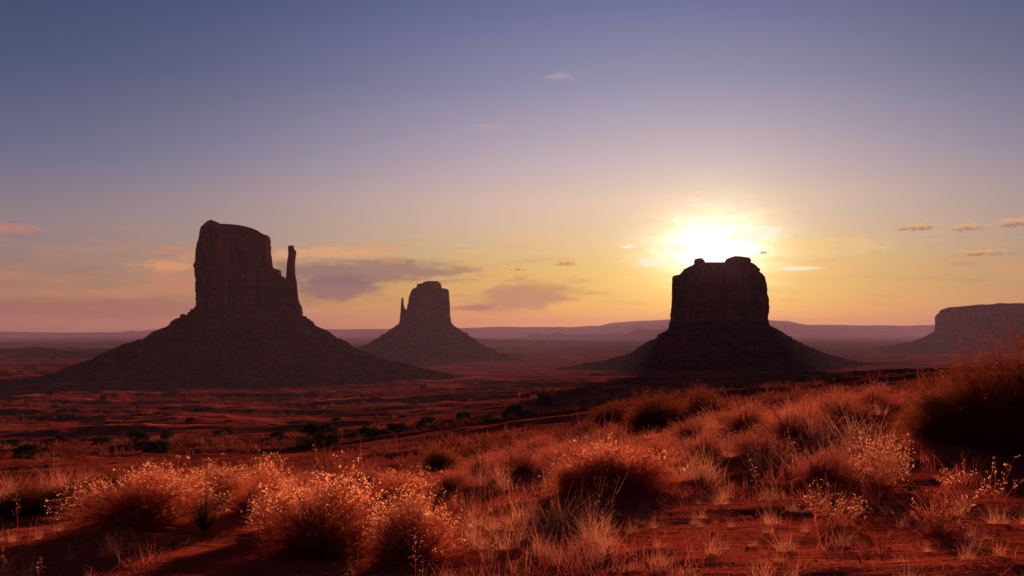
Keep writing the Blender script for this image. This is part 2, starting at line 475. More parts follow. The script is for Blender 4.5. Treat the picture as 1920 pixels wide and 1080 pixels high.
def ground(x, y, detail=True):
    x, y = np.atleast_1d(np.asarray(x, float)), np.atleast_1d(np.asarray(y, float))
    R = np.maximum(np.hypot(x, y), 0.3)
    az = np.clip(np.arctan2(x, y), -0.62, 0.62) * 2.2
    lr = np.log(np.maximum(R, 2.2))
    s = np.full(R.shape, _w[-1])
    for i in range(len(_c)):
        s = s + _w[i] * np.hypot(az - _c[i, 0], lr - _c[i, 1])
    z = s * R
    # swells and gullies, larger the farther off
    z = z + 0.10 * fbm(x / 5.5, y / 3.5, 11, 3) * sstep(R, 6, 16)
    z = z + (3.6 * (ridged(x / 70, y / 24, 5, 3) - 0.55) + 0.45 * (ridged(x / 21, y / 11, 15, 3) - 0.55)) * sstep(R, 30, 90) * (1 - 0.5 * sstep(R, 900, 2500))
    z = z + 13.0 * (ridged(x / 260, y / 95, 8, 4) - 0.55) * sstep(R, 150, 500)
    z = z + 14.0 * fbm(x / 1500, y / 700, 21, 4) * sstep(R, 900, 2500) * (1 - 0.75 * sstep(R, 6000, 12000))
    # low ridges out on the plain at the left
    for cx, cy, rx, ry, hh in ((-1900, 4100, 520, 260, 40), (-1500, 3600, 420, 160, 22), (-2300, 3500, 500, 150, 20)):
        z = z + hh * np.exp(-((x - cx) / rx) ** 2 - ((y - cy) / ry) ** 2) * (1 + 0.3 * fbm(x / 150, y / 150, 31, 3))
    if detail:
        nearw = 1 - sstep(R, 60, 160)
        z = z + nearw * (0.050 * fbm(x / 1.3 + 0.25 * y, y / 0.6, 3, 3) + 0.05 * (ridged(x / 2.4 + 0.3 * y, y / 1.1, 6, 2) - 0.5) + 0.012 * (ridged(x / 0.5 + 0.2 * y, y / 0.19, 4, 2) - 0.5))
    for mx, my, mr, mh in MOUNDS:
        z = z + mh * np.exp(-((x - mx) ** 2 + (y - my) ** 2) / (mr * mr))
    return z + CAMZ


def gz(x, y):
    return float(ground(x, y)[0])


def spot(px, Y):
    """a point on the ground at depth Y under pixel column px"""
    x = (px - 960) / F * Y
    return (x, Y, gz(x, Y))


def build_ground():
    rs = [0.5]
    while rs[-1] < 26500:
        rs.append(rs[-1] + max(0.05, 0.0135 * rs[-1]))
    rs = np.array(rs)
    fr = np.radians(np.linspace(-42, 42, 900))
    bk = np.radians(np.linspace(42, 318, 110)[1:-1])
    th = np.concatenate([fr, bk])
    nA, nR = len(th), len(rs)
    X = rs[:, None] * np.sin(th)[None, :]
    Yv = rs[:, None] * np.cos(th)[None, :]
    Zv = ground(X.ravel(), Yv.ravel())
    V = np.stack([X.ravel(), Yv.ravel(), Zv], 1)
    i = np.arange(nR - 1)[:, None] * nA
    j = np.arange(nA)[None, :]
    j2 = (j + 1) % nA
    q = np.stack([i + j, i + nA + j, i + nA + j2, i + j2], -1).reshape(-1, 4)[:, ::-1]
    cidx = len(V)
    V = np.vstack([V, [[0, 0, ground(0.0, 0.3)[0]]]])
    t = np.stack([np.full(nA, cidx), np.arange(nA), (np.arange(nA) + 1) % nA], 1)[:, ::-1]
    o = obj('ground', build_mesh('ground', V, q, t, smooth=True), M['sand'])
    tag(o, kind='structure')
    return float(V[:, 2].min())


# ------------------------------------------------------------------ buttes
def interp_profile(pts, Y, zs):
    """half outline traced in the photograph -> x at heights zs, at depth Y"""
    w = np.array([at(px, py, Y) for px, py in pts])
    o = np.argsort(w[:, 2])
    return np.interp(zs, w[o, 2], w[o, 0])


def loft(left, right, Y, depth, seed, nz=110, na=260, flute=0.06, zbot=None, ledge=0.0):
    """a rock tower: stacked cross sections that keep the outline, with columns and fissures on the faces"""
    wl = np.array([at(*p, Y) for p in left]); wr = np.array([at(*p, Y) for p in right])
    z0 = min(wl[:, 2].min(), wr[:, 2].min()) if zbot is None else zbot
    z1 = min(wl[:, 2].max(), wr[:, 2].max())
    zs = np.concatenate([np.linspace(z0, z0 + (z1 - z0) * 0.8, nz // 2, endpoint=False), np.linspace(z0 + (z1 - z0) * 0.8, z1, nz - nz // 2)])
    xl, xr = interp_profile(left, Y, zs), interp_profile(right, Y, zs)
    xr = np.maximum(xr, xl + 0.5)
    a = np.linspace(0, 2 * np.pi, na, endpoint=False)
    ca, sa = np.cos(a), np.sin(a)
    e = 0.55
    ux, uy = np.sign(ca) * np.abs(ca) ** e, np.sign(sa) * np.abs(sa) ** e
    W = (xr - xl).max()
    size = W * 0.5
    tz = (zs - z0) / (z1 - z0)
    side = np.abs(ux) ** 6
    verts = []
    for k, z in enumerate(zs):
        hd = depth * (1.0 - 0.10 * tz[k] - 0.25 * max(0, tz[k] - 0.93) / 0.07)
        per = a * 1.0
        col = ridged(per * 5.5 + 100 * seed, np.full(na, z / (size * 1.6)), seed, 3)
        finec = fbm(per * 22, np.full(na, z / (size * 0.35)), seed + 5, 3)
        crack = ridged(per * 11 + 0.35 * np.sin(z / size * 2.0), np.full(na, z / (size * 3.0)), seed + 9, 1) ** 4
        bed = fbm(per * 0.8, np.full(na, z / (size * 0.05)), seed + 13, 2)
        cell = _hash(np.floor(per * 9 + 2.5 * fbm(per * 3, np.full(na, z / size * 0.8), seed + 21, 2)), np.floor(np.full(na, z / (size * 0.30)) + 2.0 * fbm(per * 1.5, per * 0 + seed, seed + 23, 2)), seed + 25) - 0.5
        dsp = 1 + (flute * 0.9 * cell + flute * (col - 0.75) * 2.0 + flute * 0.35 * finec - flute * 1.3 * crack + flute * 0.5 * bed) * (1 - 0.80 * side)
        rough = 1 + (0.018 * finec + 0.014 * bed + 0.022 * cell) * side
        L, Rr = xl[k], xr[k]
        y = Y + uy * hd * dsp
        for _ in range(4):          # the faces have depth: set the width so that the outline comes out as wide as the rock
            cx, hw = (L + Rr) / 2, max((Rr - L) / 2, 0.3)
            x0 = (cx + ux * hw) / (Y + uy * hd) * Y
            L += xl[k] - x0.min(); Rr += xr[k] - x0.max()
        cx, hw = (L + Rr) / 2, max((Rr - L) / 2, 0.3)
        x = cx + ux * hw * (1 + (dsp - 1) * 0.25) * rough
        verts.append(np.stack([x, y, np.full(na, z)], 1))
    V = np.concatenate(verts)
    i = np.arange(nz - 1)[:, None] * na
    j = np.arange(na)[None, :]
    j2 = (j + 1) % na
    q = np.stack([i + j, i + j2, i + na + j2, i + na + j], -1).reshape(-1, 4)
    top = V[-na:]
    c = top.mean(0)
    ring = top * 0.5 + c * 0.5
    ring[:, 2] += size * 0.012 * fbm(ring[:, 0] / 9, ring[:, 1] / 9, seed, 3)
    b = len(V)
    V = np.vstack([V, ring, [c]])
    o = (nz - 1) * na
    jj = np.arange(na); jn = (jj + 1) % na
    q2 = np.stack([o + jj, o + jn, b + jn, b + jj], 1)
    t = np.stack([b + jj, b + jn, np.full(na, b + na)], 1)
    return V, np.vstack([q, q2]), t


def talus(left, right, Y, seed, nz=200, na=520, front=0.8, ledges=0.0, pw=2.4):
    """the debris apron: rings that follow the traced slopes, cut by gullies and ledges and strewn with blocks"""
    wl = np.array([at(*p, Y) for p in left]); wr = np.array([at(*p, Y) for p in right])
    z1 = max(wl[:, 2].max(), wr[:, 2].max())
    z0 = min(wl[:, 2].min(), wr[:, 2].min())
    t = np.linspace(0, 1, nz) ** 0.85
    zs = z1 + (z0 - z1) * t
    xl, xr = interp_profile(left, Y, zs), interp_profile(right, Y, zs)
    xc = (xl[0] + xr[0]) / 2
    a = np.linspace(0, 2 * np.pi, na, endpoint=False)
    ca, sa = np.cos(a), np.sin(a)
    wr_ = ((1 + ca) / 2)
    wr_ = wr_ * wr_ * (3 - 2 * wr_)
    H = z1 - z0
    V = []
    side = np.abs(ca) ** 4
    for k, z in enumerate(zs):
        f = (1 - (1 - front) * np.abs(sa)) / (np.abs(ca) ** pw + np.abs(sa) ** pw) ** (1 / pw)
        L, Rr = xl[k], xr[k]
        for _ in range(4):
            r = ((xc - L) * (1 - wr_) + (Rr - xc) * wr_) * f
            x0 = (xc + ca * r) / (Y + sa * r) * Y
            L += 0.7 * (xl[k] - x0.min()); Rr += 0.7 * (xr[k] - x0.max())
            L, Rr = min(L, xc - 1), max(Rr, xc + 1)
        u = np.cos(a) * 3.0; v = np.sin(a) * 3.0
        gul = fbm(u * 3 + 4.0 * t[k] * 0.3, v * 3, seed, 4)
        blk = fbm(ca * r / (H * 0.05), sa * r / (H * 0.05) + z / (H * 0.05), seed + 3, 4)
        r = r * (1 + 0.045 * 1.9 * gul * (0.3 + t[k]) * (1 - 0.7 * side)) + blk * H * 0.046 * (0.6 + 0.4 * (1 - side))
        step = H * 0.125
        qz = (z - z0) / step + 0.55 * fbm(u * 0.9, v * 0.9, seed + 7, 3)
        fr = qz - np.floor(qz)
        ter = np.floor(qz) + np.clip((fr - 0.5) / 0.30 + 0.5, 0, 1)
        bench = (0.5 + 0.5 * fbm(u * 1.7, v * 1.7, seed + 17, 2)).clip(0.15, 1)
        zt_ = z + ledges * 0.75 * bench * (ter - qz) * step * min(1.0, 6 * t[k])
        V.append(np.stack([xc + ca * r, Y + sa * r, zt_ + 0.012 * H * blk], 1))
    V = np.concatenate(V)
    i = np.arange(nz - 1)[:, None] * na
    j = np.arange(na)[None, :]
    j2 = (j + 1) % na
    q = np.stack([i + j, i + na + j, i + na + j2, i + j2], -1).reshape(-1, 4)
    # fallen blocks lying on the apron
    rng = np.random.default_rng(seed)
    nb = 1500
    c = V[(rng.uniform(0, 1, nb) ** 0.8 * (nz - 1)).astype(int) * na + rng.integers(0, na, nb)]
    sz = H * 0.006 * np.exp(rng.normal(0, 0.55, nb))
    cube = np.array([(x, y, z) for z in (-1, 1) for y in (-1, 1) for x in (-1, 1)], float)
    b = cube[None] * rng.uniform(0.5, 1.2, (nb, 8, 3)) * sz[:, None, None]
    an = rng.uniform(0, 6.28, nb)
    bx = b[..., 0] * np.cos(an)[:, None] - b[..., 1] * np.sin(an)[:, None]
    by = b[..., 0] * np.sin(an)[:, None] + b[..., 1] * np.cos(an)[:, None]
    b = np.stack([bx, by, b[..., 2]], -1) + c[:, None, :]
    fq = np.array([(0, 2, 3, 1), (4, 5, 7, 6), (0, 1, 5, 4), (2, 6, 7, 3), (0, 4, 6, 2), (1, 3, 7, 5)])
    q = np.vstack([q, (len(V) + np.arange(nb)[:, None, None] * 8 + fq[None]).reshape(-1, 4)])
    return np.vstack([V, b.reshape(-1, 3)]), q


TOPZ = [CAMZ + 5]


def butte(name, label, cat, Y, lofts, tal, front, ledges, seed, pw=2.4):
    base = at((tal[0][0][0] + tal[1][0][0]) / 2, 640, Y)
    root = thing(name, label, cat, (base[0], Y, 0))
    off = np.array([base[0], Y, 0])
    for n, (part, l, r, depth, dy, fl, res) in enumerate(lofts):
        V, q, t = loft(l, r, Y, depth, seed + n * 7, nz=res[0], na=res[1], flute=fl)
        V = V + np.array([0, dy, 0])
        TOPZ[0] = max(TOPZ[0], V[:, 2].max())
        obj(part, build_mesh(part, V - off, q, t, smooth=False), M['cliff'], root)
    V, q = talus(tal[0], tal[1], Y, seed + 50, front=front, ledges=ledges, pw=pw)
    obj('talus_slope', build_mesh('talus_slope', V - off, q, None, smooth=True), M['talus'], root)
    return root


# ------------------------------------------------------------------ plants
def ribbons(P, W, rng):
    n, k, _ = P.shape
    t = P[:, -1] - P[:, 0]
    s = np.cross(t, rng.normal(size=(n, 3)))
    s /= np.linalg.norm(s, axis=1, keepdims=True) + 1e-9
    s = s[:, None, :] * W[:, :, None] * 0.5
    V = np.stack([P - s, P + s], 2).reshape(-1, 3)
    b = (np.arange(n) * k * 2)[:, None] + (np.arange(k - 1) * 2)[None, :]
    q = np.stack([b, b + 1, b + 3, b + 2], -1).reshape(-1, 4)
    return V, q


def cards(C, size, rng, per=5, spread=0.6):
    """tufts of tiny leaf-sized faces round the points C"""
    n = len(C)
    s = np.broadcast_to(np.asarray(size, float), (n,))
    ctr = (C[:, None, :] + rng.normal(size=(n, per, 3)) * (s * spread)[:, None, None]).reshape(-1, 3)
    ss = np.repeat(s, per) * rng.uniform(0.5, 1.1, n * per)
    a = rng.normal(size=(n * per, 3)); a /= np.linalg.norm(a, axis=1, keepdims=True)
    b = np.cross(a, rng.normal(size=(n * per, 3))); b /= np.linalg.norm(b, axis=1, keepdims=True)
    a, b = a * ss[:, None] * 0.5, b * ss[:, None] * 0.5
    V = np.stack([ctr - a, ctr - b * 0.7, ctr + a, ctr + b * 0.7], 1).reshape(-1, 3)
    q = np.arange(len(V)).reshape(-1, 4)
    return V, q


def merge(*parts):
    V, Q, o = [], [], 0
    for v, q in parts:
        V.append(v); Q.append(q + o); o += len(v)
    return np.vstack(V), np.vstack(Q)


def grow(base, d, L, k, rng, bend=0.25, grav=0.0):
    n = len(base)
    t = np.linspace(0, 1, k)[None, :, None]
    bv = rng.normal(size=(n, 3)) * bend * L[:, None]
    bv[:, 2] -= grav * L
    return base[:, None, :] + d[:, None, :] * L[:, None, None] * t + bv[:, None, :] * t * t


def tube(path, radii, seg=6):
    path = np.asarray(path, float)
    k = len(path)
    t = np.gradient(path, axis=0)
    t /= np.linalg.norm(t, axis=1, keepdims=True) + 1e-9
    ref = np.array([0.31, 0.52, 0.79])
    u = np.cross(t, ref); u /= np.linalg.norm(u, axis=1, keepdims=True) + 1e-9
    v = np.cross(t, u)
    a = np.linspace(0, 2 * np.pi, seg, endpoint=False)
    ring = path[:, None, :] + np.asarray(radii)[:, None, None] * (np.cos(a)[None, :, None] * u[:, None, :] + np.sin(a)[None, :, None] * v[:, None, :])
    V = ring.reshape(-1, 3)
    i = np.arange(k - 1)[:, None] * seg; j = np.arange(seg)[None, :]; j2 = (j + 1) % seg
    q = np.stack([i + j, i + j2, i + seg + j2, i + seg + j], -1).reshape(-1, 4)
    return V, q


def dome_shrub(seed, n, H, R, thmax=80, sub=3, w=0.003, droop=0.1, jit=0.28, sublen=0.3, var=0.6):
    """returns stems (V, q), the stem tips and their outwardness"""
    rng = np.random.default_rng(seed)
    phi = rng.uniform(0, 2 * np.pi, n)
    th = np.arccos(1 - rng.uniform(0, 1, n) * (1 - math.cos(math.radians(thmax))))
    d = np.stack([np.sin(th) * np.cos(phi), np.sin(th) * np.sin(phi), np.cos(th)], 1)
    lobes = rng.normal(size=(9, 3)); lobes[:, 2] = np.abs(lobes[:, 2]); lobes /= np.linalg.norm(lobes, axis=1, keepdims=True)
    lob = np.max(d @ lobes.T, axis=1) ** 6
    thin = (lob < 0.30) & (rng.uniform(0, 1, n) < 0.55)
    env = 1 / np.sqrt((np.sin(th) / R) ** 2 + (np.cos(th) / H) ** 2)
    L = env * rng.uniform(0.55, 1.0, n) ** var * (0.62 + 0.46 * lob) * np.where(rng.uniform(0, 1, n) < 0.02, 1.22, 1.0) * np.where(thin, 0.55, 1.0)
    base = np.stack([rng.normal(0, R * 0.22, n), rng.normal(0, R * 0.22, n), np.full(n, -0.04)], 1)
    tgt = d * L[:, None]
    dd = tgt - base
    LL = np.linalg.norm(dd, axis=1); dd /= LL[:, None]
    P = grow(base, dd, LL, 5, rng, 0.10, 0.0)
    tt = np.linspace(0, 1, 5)
    W = w * (1.5 - tt)[None, :] * rng.uniform(0.7, 1.4, n)[:, None]
    parts = [ribbons(P, W, rng)]
    tips = [P[:, -1]]
    for s in range(sub):
        kk = rng.uniform(0.5, 0.92, n)
        i0 = np.clip((kk * 4).astype(int), 0, 3); fr = (kk * 4 - i0)[:, None]
        ar = np.arange(n)
        b = P[ar, i0] * (1 - fr) + P[ar, i0 + 1] * fr
        nd = (P[ar, i0 + 1] - P[ar, i0])
        nd /= np.linalg.norm(nd, axis=1, keepdims=True) + 1e-9
        nd = nd + rng.normal(size=(n, 3)) * jit; nd[:, 2] += 0.12
        nd /= np.linalg.norm(nd, axis=1, keepdims=True)
        l = LL * rng.uniform(0.4, 1.0, n) * sublen
        Q = grow(b, nd, l, 4, rng, 0.12, droop * 0.3)
        parts.append(ribbons(Q, w * 0.8 * np.linspace(1.1, 0.5, 4)[None, :] * rng.uniform(0.7, 1.3, n)[:, None], rng))
        tips.append(Q[:, -1])
    T = np.vstack(tips)
    out = np.sqrt((T[:, 0] ** 2 + T[:, 1] ** 2) / R ** 2 + (np.maximum(T[:, 2], 0) / H) ** 2)
    return merge(*parts), T, out, rng


def woody_base(seed, n, H, R, r0=0.012):
    rng = np.random.default_rng(seed)
    parts = []
    for i in range(n):
        ph, th = rng.uniform(0, 2 * np.pi), rng.uniform(0.3, 1.2)
        L = rng.uniform(0.35, 0.6) * min(H, R) * 1.4
        d = np.array([math.sin(th) * math.cos(ph), math.sin(th) * math.sin(ph), math.cos(th)])
        t = np.linspace(0, 1, 6)
        p = d[None, :] * L * t[:, None] + rng.normal(0, 0.05, 3)[None, :] * (t * t)[:, None] + rng.normal(0, 0.006, (6, 3))
        p[:, 2] -= 0.03
        parts.append(tube(p, r0 * (1.1 - 0.8 * t), 5))
    return merge(*parts)


def make_rabbitbrush(seed, n=1100, H=0.7, R=0.8, heads=0.55, headsize=0.016, per=6, name='rabbitbrush', cat='shrub', stem='brush', head='heads', w=0.003, thmax=84, var=0.6, jit=0.28, inner=0.74):
    (V, q), T, out, rng = dome_shrub(seed, n, H, R, thmax=thmax, w=w, var=var, jit=jit)
    root = thing(name, 'x', cat)
    obj('stems', build_mesh('stems', V, q), M[stem], root)
    if heads > 0:
        sel = (out > inner) & (rng.uniform(0, 1, len(T)) < heads * np.clip(-0.15 + 1.3 * T[:, 2] / H, 0, 1))
        C = T[sel]
        hv, hq = cards(C, headsize * rng.uniform(0.6, 1.5, len(C)), rng, per, 0.62)
        obj('seed_heads', build_mesh('seed_heads', hv, hq), M[head], root)
    bv, bq = woody_base(seed + 1, 14, H, R)
    obj('woody_branches', build_mesh('woody_branches', bv, bq, smooth=True), M['wood'], root)
    return root


def make_grass(seed, n=110, H=0.4, R=0.22, w=0.0035, name='grass_tuft', mat='straw', droop=0.35, ears=0.25):
    rng = np.random.default_rng(seed)
    phi = rng.uniform(0, 2 * np.pi, n)
    th = np.abs(rng.normal(0, 0.58, n))
    d = np.stack([np.sin(th) * np.cos(phi), np.sin(th) * np.sin(phi), np.cos(th)], 1)
    L = H * rng.uniform(0.35, 1.15, n)
    base = np.stack([rng.normal(0, R * 0.28, n), rng.normal(0, R * 0.28, n), np.full(n, -0.03)], 1)
    P = grow(base, d, L, 6, rng, 0.16, droop * 0.3)
    t = np.linspace(0, 1, 6)
    parts = [ribbons(P, w * (1.15 - t)[None, :] * rng.uniform(0.7, 1.3, n)[:, None], rng)]
    sel = rng.uniform(0, 1, n) < ears
    parts.append(cards(P[sel, -1], 0.010, rng, 5, 0.9))
    V, q = merge(*parts)
    return V, q


def make_clump_bush(seed, H=1.5, R=1.3, nclump=80, per=300, leaf=0.085, trunk=0.028):
    """a dense dark bush: limbs from the ground and leaf clumps through the crown's volume"""
    rng = np.random.default_rng(seed)
    root = thing('juniper_bush', 'x', 'bush')
    C, limbs = [], []
    for i in range(nclump):
        ph, u = rng.uniform(0, 2 * np.pi), rng.uniform(0.05, 1)
        r = R * rng.uniform(0.25, 1.0) ** 0.7 * math.sqrt(max(0.08, 1 - (u - 0.35) ** 2 * 1.7))
        C.append((r * math.cos(ph), r * math.sin(ph), H * u * 0.92))
    C = np.array(C)
    V, q = None, None
    pts = []
    for c in C:
        m = rng.normal(size=(per, 3)); m /= np.linalg.norm(m, axis=1, keepdims=True)
        pts.append(c + m * (rng.uniform(0.3, 1, per) ** 0.6)[:, None] * R * rng.uniform(0.14, 0.26) * np.array([1, 1, 0.75]))
    pts = np.vstack(pts)
    pts = pts[pts[:, 2] > 0.0]
    V, q = cards(pts, leaf, rng, 1, 0.2)
    obj('crown', build_mesh('crown', V, q), M['green'], root)
    for c in C[::3]:
        t = np.linspace(0, 1, 5)[:, None]
        p = c[None, :] * t * np.array([1, 1, 1]) + rng.normal(0, 0.03 * R, (5, 3)) * t
        p[:, 2] -= 0.1 * (1 - t[:, 0])
        limbs.append(tube(p, trunk * (1.1 - 0.85 * t[:, 0]), 5))
    bv, bq = merge(*limbs)
    obj('trunk', build_mesh('trunk', bv, bq, smooth=True), M['wood'], root)
    return root


# ================================================================== build
# ---- planting plan: px column, depth, height, radius, turn
RB = [
    (606, 8.2, .80, .74, 0.3, 'big rabbitbrush covered in pale seed heads, in front of the plain at lower left centre', 0),
    (762, 7.6, .64, .54, 1.7, 'rabbitbrush with seed heads spilling down beside the dry grass and over dead branches', 1),
    (487, 10.6, .74, .42, 2.6, 'tall narrow rabbitbrush crowned with seed heads, standing above its neighbours', 2),
    (270, 9.6, .60, .84, 0.9, 'low wide rabbitbrush casting a black shadow over the sand at left', 1),
    (392, 11.4, .48, .72, 2.1, 'small rabbitbrush between the wide left bush and the tall narrow one', 0),
    (745, 12.0, .48, .66, 4.0, 'rounded rabbitbrush mound just behind the biggest seed-headed bush', 2),
    (1160, 10.9, .66, .76, 3.3, 'rounded rabbitbrush alone in mid slope with dark sand in front', 3),
    (540, 9.4, .52, .44, 1.1, 'rabbitbrush filling the gap between the tall narrow one and the biggest bush', 1),
    (1085, 11.2, .40, .44, 5.0, 'lower lobe of brush at the left foot of the lone mid-slope rabbitbrush', 3),
]
FT = [
    (905, 16.5, .48, .62, 'feathery shrub at the near edge of the plain, left of the mid-slope ridge'),
    (980, 14.5, .50, .60, 'feathery russet shrub behind the patch of dry grass in the centre'),
    (1060, 15.5, .52, .70, 'feathery russet shrub left behind the lone mid-slope rabbitbrush'),
    (1000, 24, .62, .80, 'rust red shrub by itself on the bank below the dark hillside'),
    (690, 17.5, .34, .70, 'low feathery shrub behind the rounded rabbitbrush mound'),
    (1395, 17.6, .52, .80, 'pale-tipped feathery shrub at the left end of the sunlit ridge'),
    (1480, 15.2, .74, .80, 'tallest feathery shrub on the sunlit ridge, with a dark hollow heart'),
    (1568, 17.4, .58, .85, 'feathery shrub on the sunlit ridge beside the tallest one'),
    (1632, 19.5, .52, .75, 'feathery shrub at the right end of the sunlit ridge'),
    (1535, 10.6, .44, .50, 'rusty cushion-shaped shrub left of the silvery seed weed'),
    (1420, 13.2, .42, .60, 'rusty shrub below the dark heart of the sunlit ridge'),
    (1320, 14.0, .46, .50, 'sunlit pale shrub at the low left tip of the ridge'),
    (1290, 17.0, .50, .60, 'pale feathery shrub against the dark round bushes'),
    (1150, 21, .50, .70, 'rust shrub in front of the round dark bushes'),
    (1225, 13.0, .44, .55, 'feathery shrub rising behind the right shoulder of the lone rabbitbrush'),
    (150, 14.5, .40, .70, 'low feathery shrub on the left bank above the shaded hollow'),
    (330, 15.0, .34, .70, 'low feathery shrub behind the wide left rabbitbrush'),
    (560, 15.0, .34, .60, 'low feathery shrub behind the gap between two seed-headed bushes'),
    (845, 13.0, .34, .45, 'small russet shrub right behind the tall dry grass'),
]
DK = [
    (1872, 12.2, 1.26, .95, 'largest dark bush rising above the horizon at the right edge'),
    (1985, 11.0, 1.50, 1.0, 'dark bush cut by the right edge of the frame'),
    (1796, 13.2, .92, 0.80, 'dark reddish bush forming the left shoulder of the tall bush at the right'),
    (1742, 14.2, 0.66, 0.55, 'rust brown bush at the foot of the tall dark bushes, next to the sunlit ridge'),
    (60, 12.0, .34, .60, 'dark low bush in the shade at the left edge'),
    (205, 13.2, .38, .44, 'dark little bush behind the shaded hollow at left'),
    (830, 23, .62, .60, 'rounded dark red bush above the ridge in the left centre'),
    (1320, 29, 1.10, 0.95, 'round dark bush touching the left end of the sunlit ridge'),
    (1230, 33, 1.20, 1.15, 'largest of the round dark bushes behind the mid-slope ridge'),
    (1148, 44, 1.15, 1.25, 'round dark bush farthest back in the row behind the mid-slope ridge'),
    (1275, 31, .80, .60, 'small round bush squeezed between two larger round dark bushes'),
]
for px, Y, H, R, rz, lb, v in RB:
    MOUNDS.append(((px - 960) / F * Y, Y, R * 0.9, 0.05))
for px, Y, H, R, lb in FT + DK:
    MOUNDS.append(((px - 960) / F * Y, Y, R * 0.9, 0.05))

LOWZ = build_ground()

# ---- the buttes
WM_L = [(369, 600), (368, 578), (366, 545), (364, 500), (365, 482), (368, 465), (373, 445), (377, 428), (379, 426), (382, 424.4), (388, 423.6), (396, 423)]
WM_R = [(540, 600), (534, 575), (526, 545), (518, 515), (513, 500), (510, 480), (509, 462), (508, 448), (504, 440), (492, 436), (484, 430), (470, 426), (456, 424.4), (440, 423.8), (424, 423)]
WM_CL = [(377, 440), (381, 426), (386, 421), (390, 418), (396, 416.6), (399, 414.2)]
WM_CR = [(432, 440), (424, 427), (421, 422.5), (416, 419.5), (413, 416.5), (406, 414.6), (403, 414)]
WM_SH_L = [(470, 600), (480, 560), (498, 530), (512, 507), (515, 505)]
WM_SH_R = [(556, 600), (552, 570), (545, 540), (538, 524), (533, 519), (527, 515), (525.5, 506), (521, 504)]
WM_SP_L = [(528, 600), (532, 560), (535, 530), (537, 510), (538, 492), (540.5, 478), (540, 470), (540, 462), (542, 461)]
WM_SP_R = [(567, 595), (565, 578), (560, 562), (558, 545), (557, 530), (554, 515), (553.5, 500), (554, 485), (556, 473), (555, 470), (552, 467), (551.5, 461)]
WM_TL = [(369, 573), (366, 581), (345, 592), (330, 600), (315, 611), (295, 621), (270, 633), (250, 643), (225, 650), (203, 655), (199, 662), (180, 669), (140, 684), (100, 697), (50, 712), (-40, 742)]
WM_TR = [(563, 573), (567, 591), (580, 601), (597, 613), (620, 626), (640, 638), (660, 648), (690, 663), (720, 675), (760, 684), (800, 692), (850, 705), (930, 742)]
butte('sandstone_butte', 'large nearest butte, broad block with a thin pillar standing free at its side', 'butte', 1750,
      [('cliff_tower', WM_L, WM_R, 62, 0, .11, (150, 460)), ('cap_rock', WM_CL, WM_CR, 30, -6, .08, (40, 120)), ('cliff_shoulder', WM_SH_L, WM_SH_R, 34, 4, .09, (70, 220)), ('rock_pillar', WM_SP_L, WM_SP_R, 13, 0, .06, (80, 120))],
      (WM_TL, WM_TR), 0.72, 1.0, 3)

EM_L = [(752, 625), (757, 605), (760, 590), (763, 582), (764, 574), (765.5, 568), (767, 558), (770, 549), (773, 543), (778, 540.5), (781, 539.5), (781.6, 535), (784, 533), (792, 532), (794, 530), (799, 528)]
EM_R = [(848, 625), (846, 608), (844.5, 595), (843, 580), (842.5, 565), (842, 555), (841, 545), (839, 542), (829, 541), (827.5, 537), (827, 532), (824, 530), (822.5, 527)]
EM_SP_L = [(746, 625), (749, 605), (750.5, 590), (751.5, 575), (752, 565), (753, 559.5), (754, 558.5)]
EM_SP_R = [(770, 625), (767, 600), (764, 586), (762, 580.5), (759, 578), (757.3, 573), (756.6, 566), (756.5, 561), (755.5, 558.6)]
EM_TL = [(749, 605), (747, 609), (741, 613), (730, 620), (718, 628), (700, 640), (680, 650), (660, 658), (630, 668), (590, 684)]
EM_TR = [(846, 605), (848, 609), (860, 617), (880, 630), (905, 646), (930, 658), (945, 664), (965, 671), (1010, 684)]
butte('sandstone_butte', 'small hazy butte in the middle distance with a slender finger of rock beside it', 'butte', 3660,
      [('cliff_tower', EM_L, EM_R, 75, 0, .10, (120, 300)), ('rock_pillar', EM_SP_L, EM_SP_R, 14, 0, .05, (60, 90))],
      (EM_TL, EM_TR), 0.8, 0.6, 14)

MB_L = [(1256, 640), (1256, 615), (1256.5, 595), (1259, 570), (1260, 545), (1260.5, 518), (1262, 516.5), (1272, 516), (1277, 511), (1281, 507), (1282, 504), (1290, 500), (1299, 496), (1302, 494)]
MB_R = [(1441, 640), (1440, 610), (1440.5, 598), (1442, 580), (1441, 565), (1438, 543), (1433, 520), (1430, 515), (1425.5, 511), (1425, 506), (1419, 499), (1410, 493.5)]
MB_C1L = [(1300, 500), (1301.5, 492), (1301, 488), (1303, 485)]
MB_C1R = [(1326, 500), (1322, 492), (1318, 486), (1312, 484.5)]
MB_C2L = [(1352, 500), (1358, 490), (1362, 484), (1368, 481.5)]
MB_C2R = [(1411, 500), (1408, 492), (1409, 489), (1406, 485), (1390, 482.5), (1376, 481)]
MB_TL = [(1257, 606), (1256, 616), (1250, 620), (1235, 628), (1233, 632), (1218, 640), (1205, 646), (1185, 660), (1165, 668), (1140, 674), (1090, 683), (1030, 693), (950, 708)]
MB_TR = [(1440, 602), (1442, 610), (1460, 620), (1475, 629), (1500, 643), (1530, 657), (1570, 670), (1610, 678), (1680, 686), (1760, 708)]
butte('sandstone_butte', 'squat flat-topped butte at right with the sun bursting over its top', 'butte', 2570,
      [('cliff_tower', MB_L, MB_R, 85, 0, .095, (130, 340)), ('cap_rock', MB_C1L, MB_C1R, 40, 0, .06, (24, 100)), ('cap_rock', MB_C2L, MB_C2R, 50, 0, .06, (24, 120))],
      (MB_TL, MB_TR), 0.75, 0.7, 26)

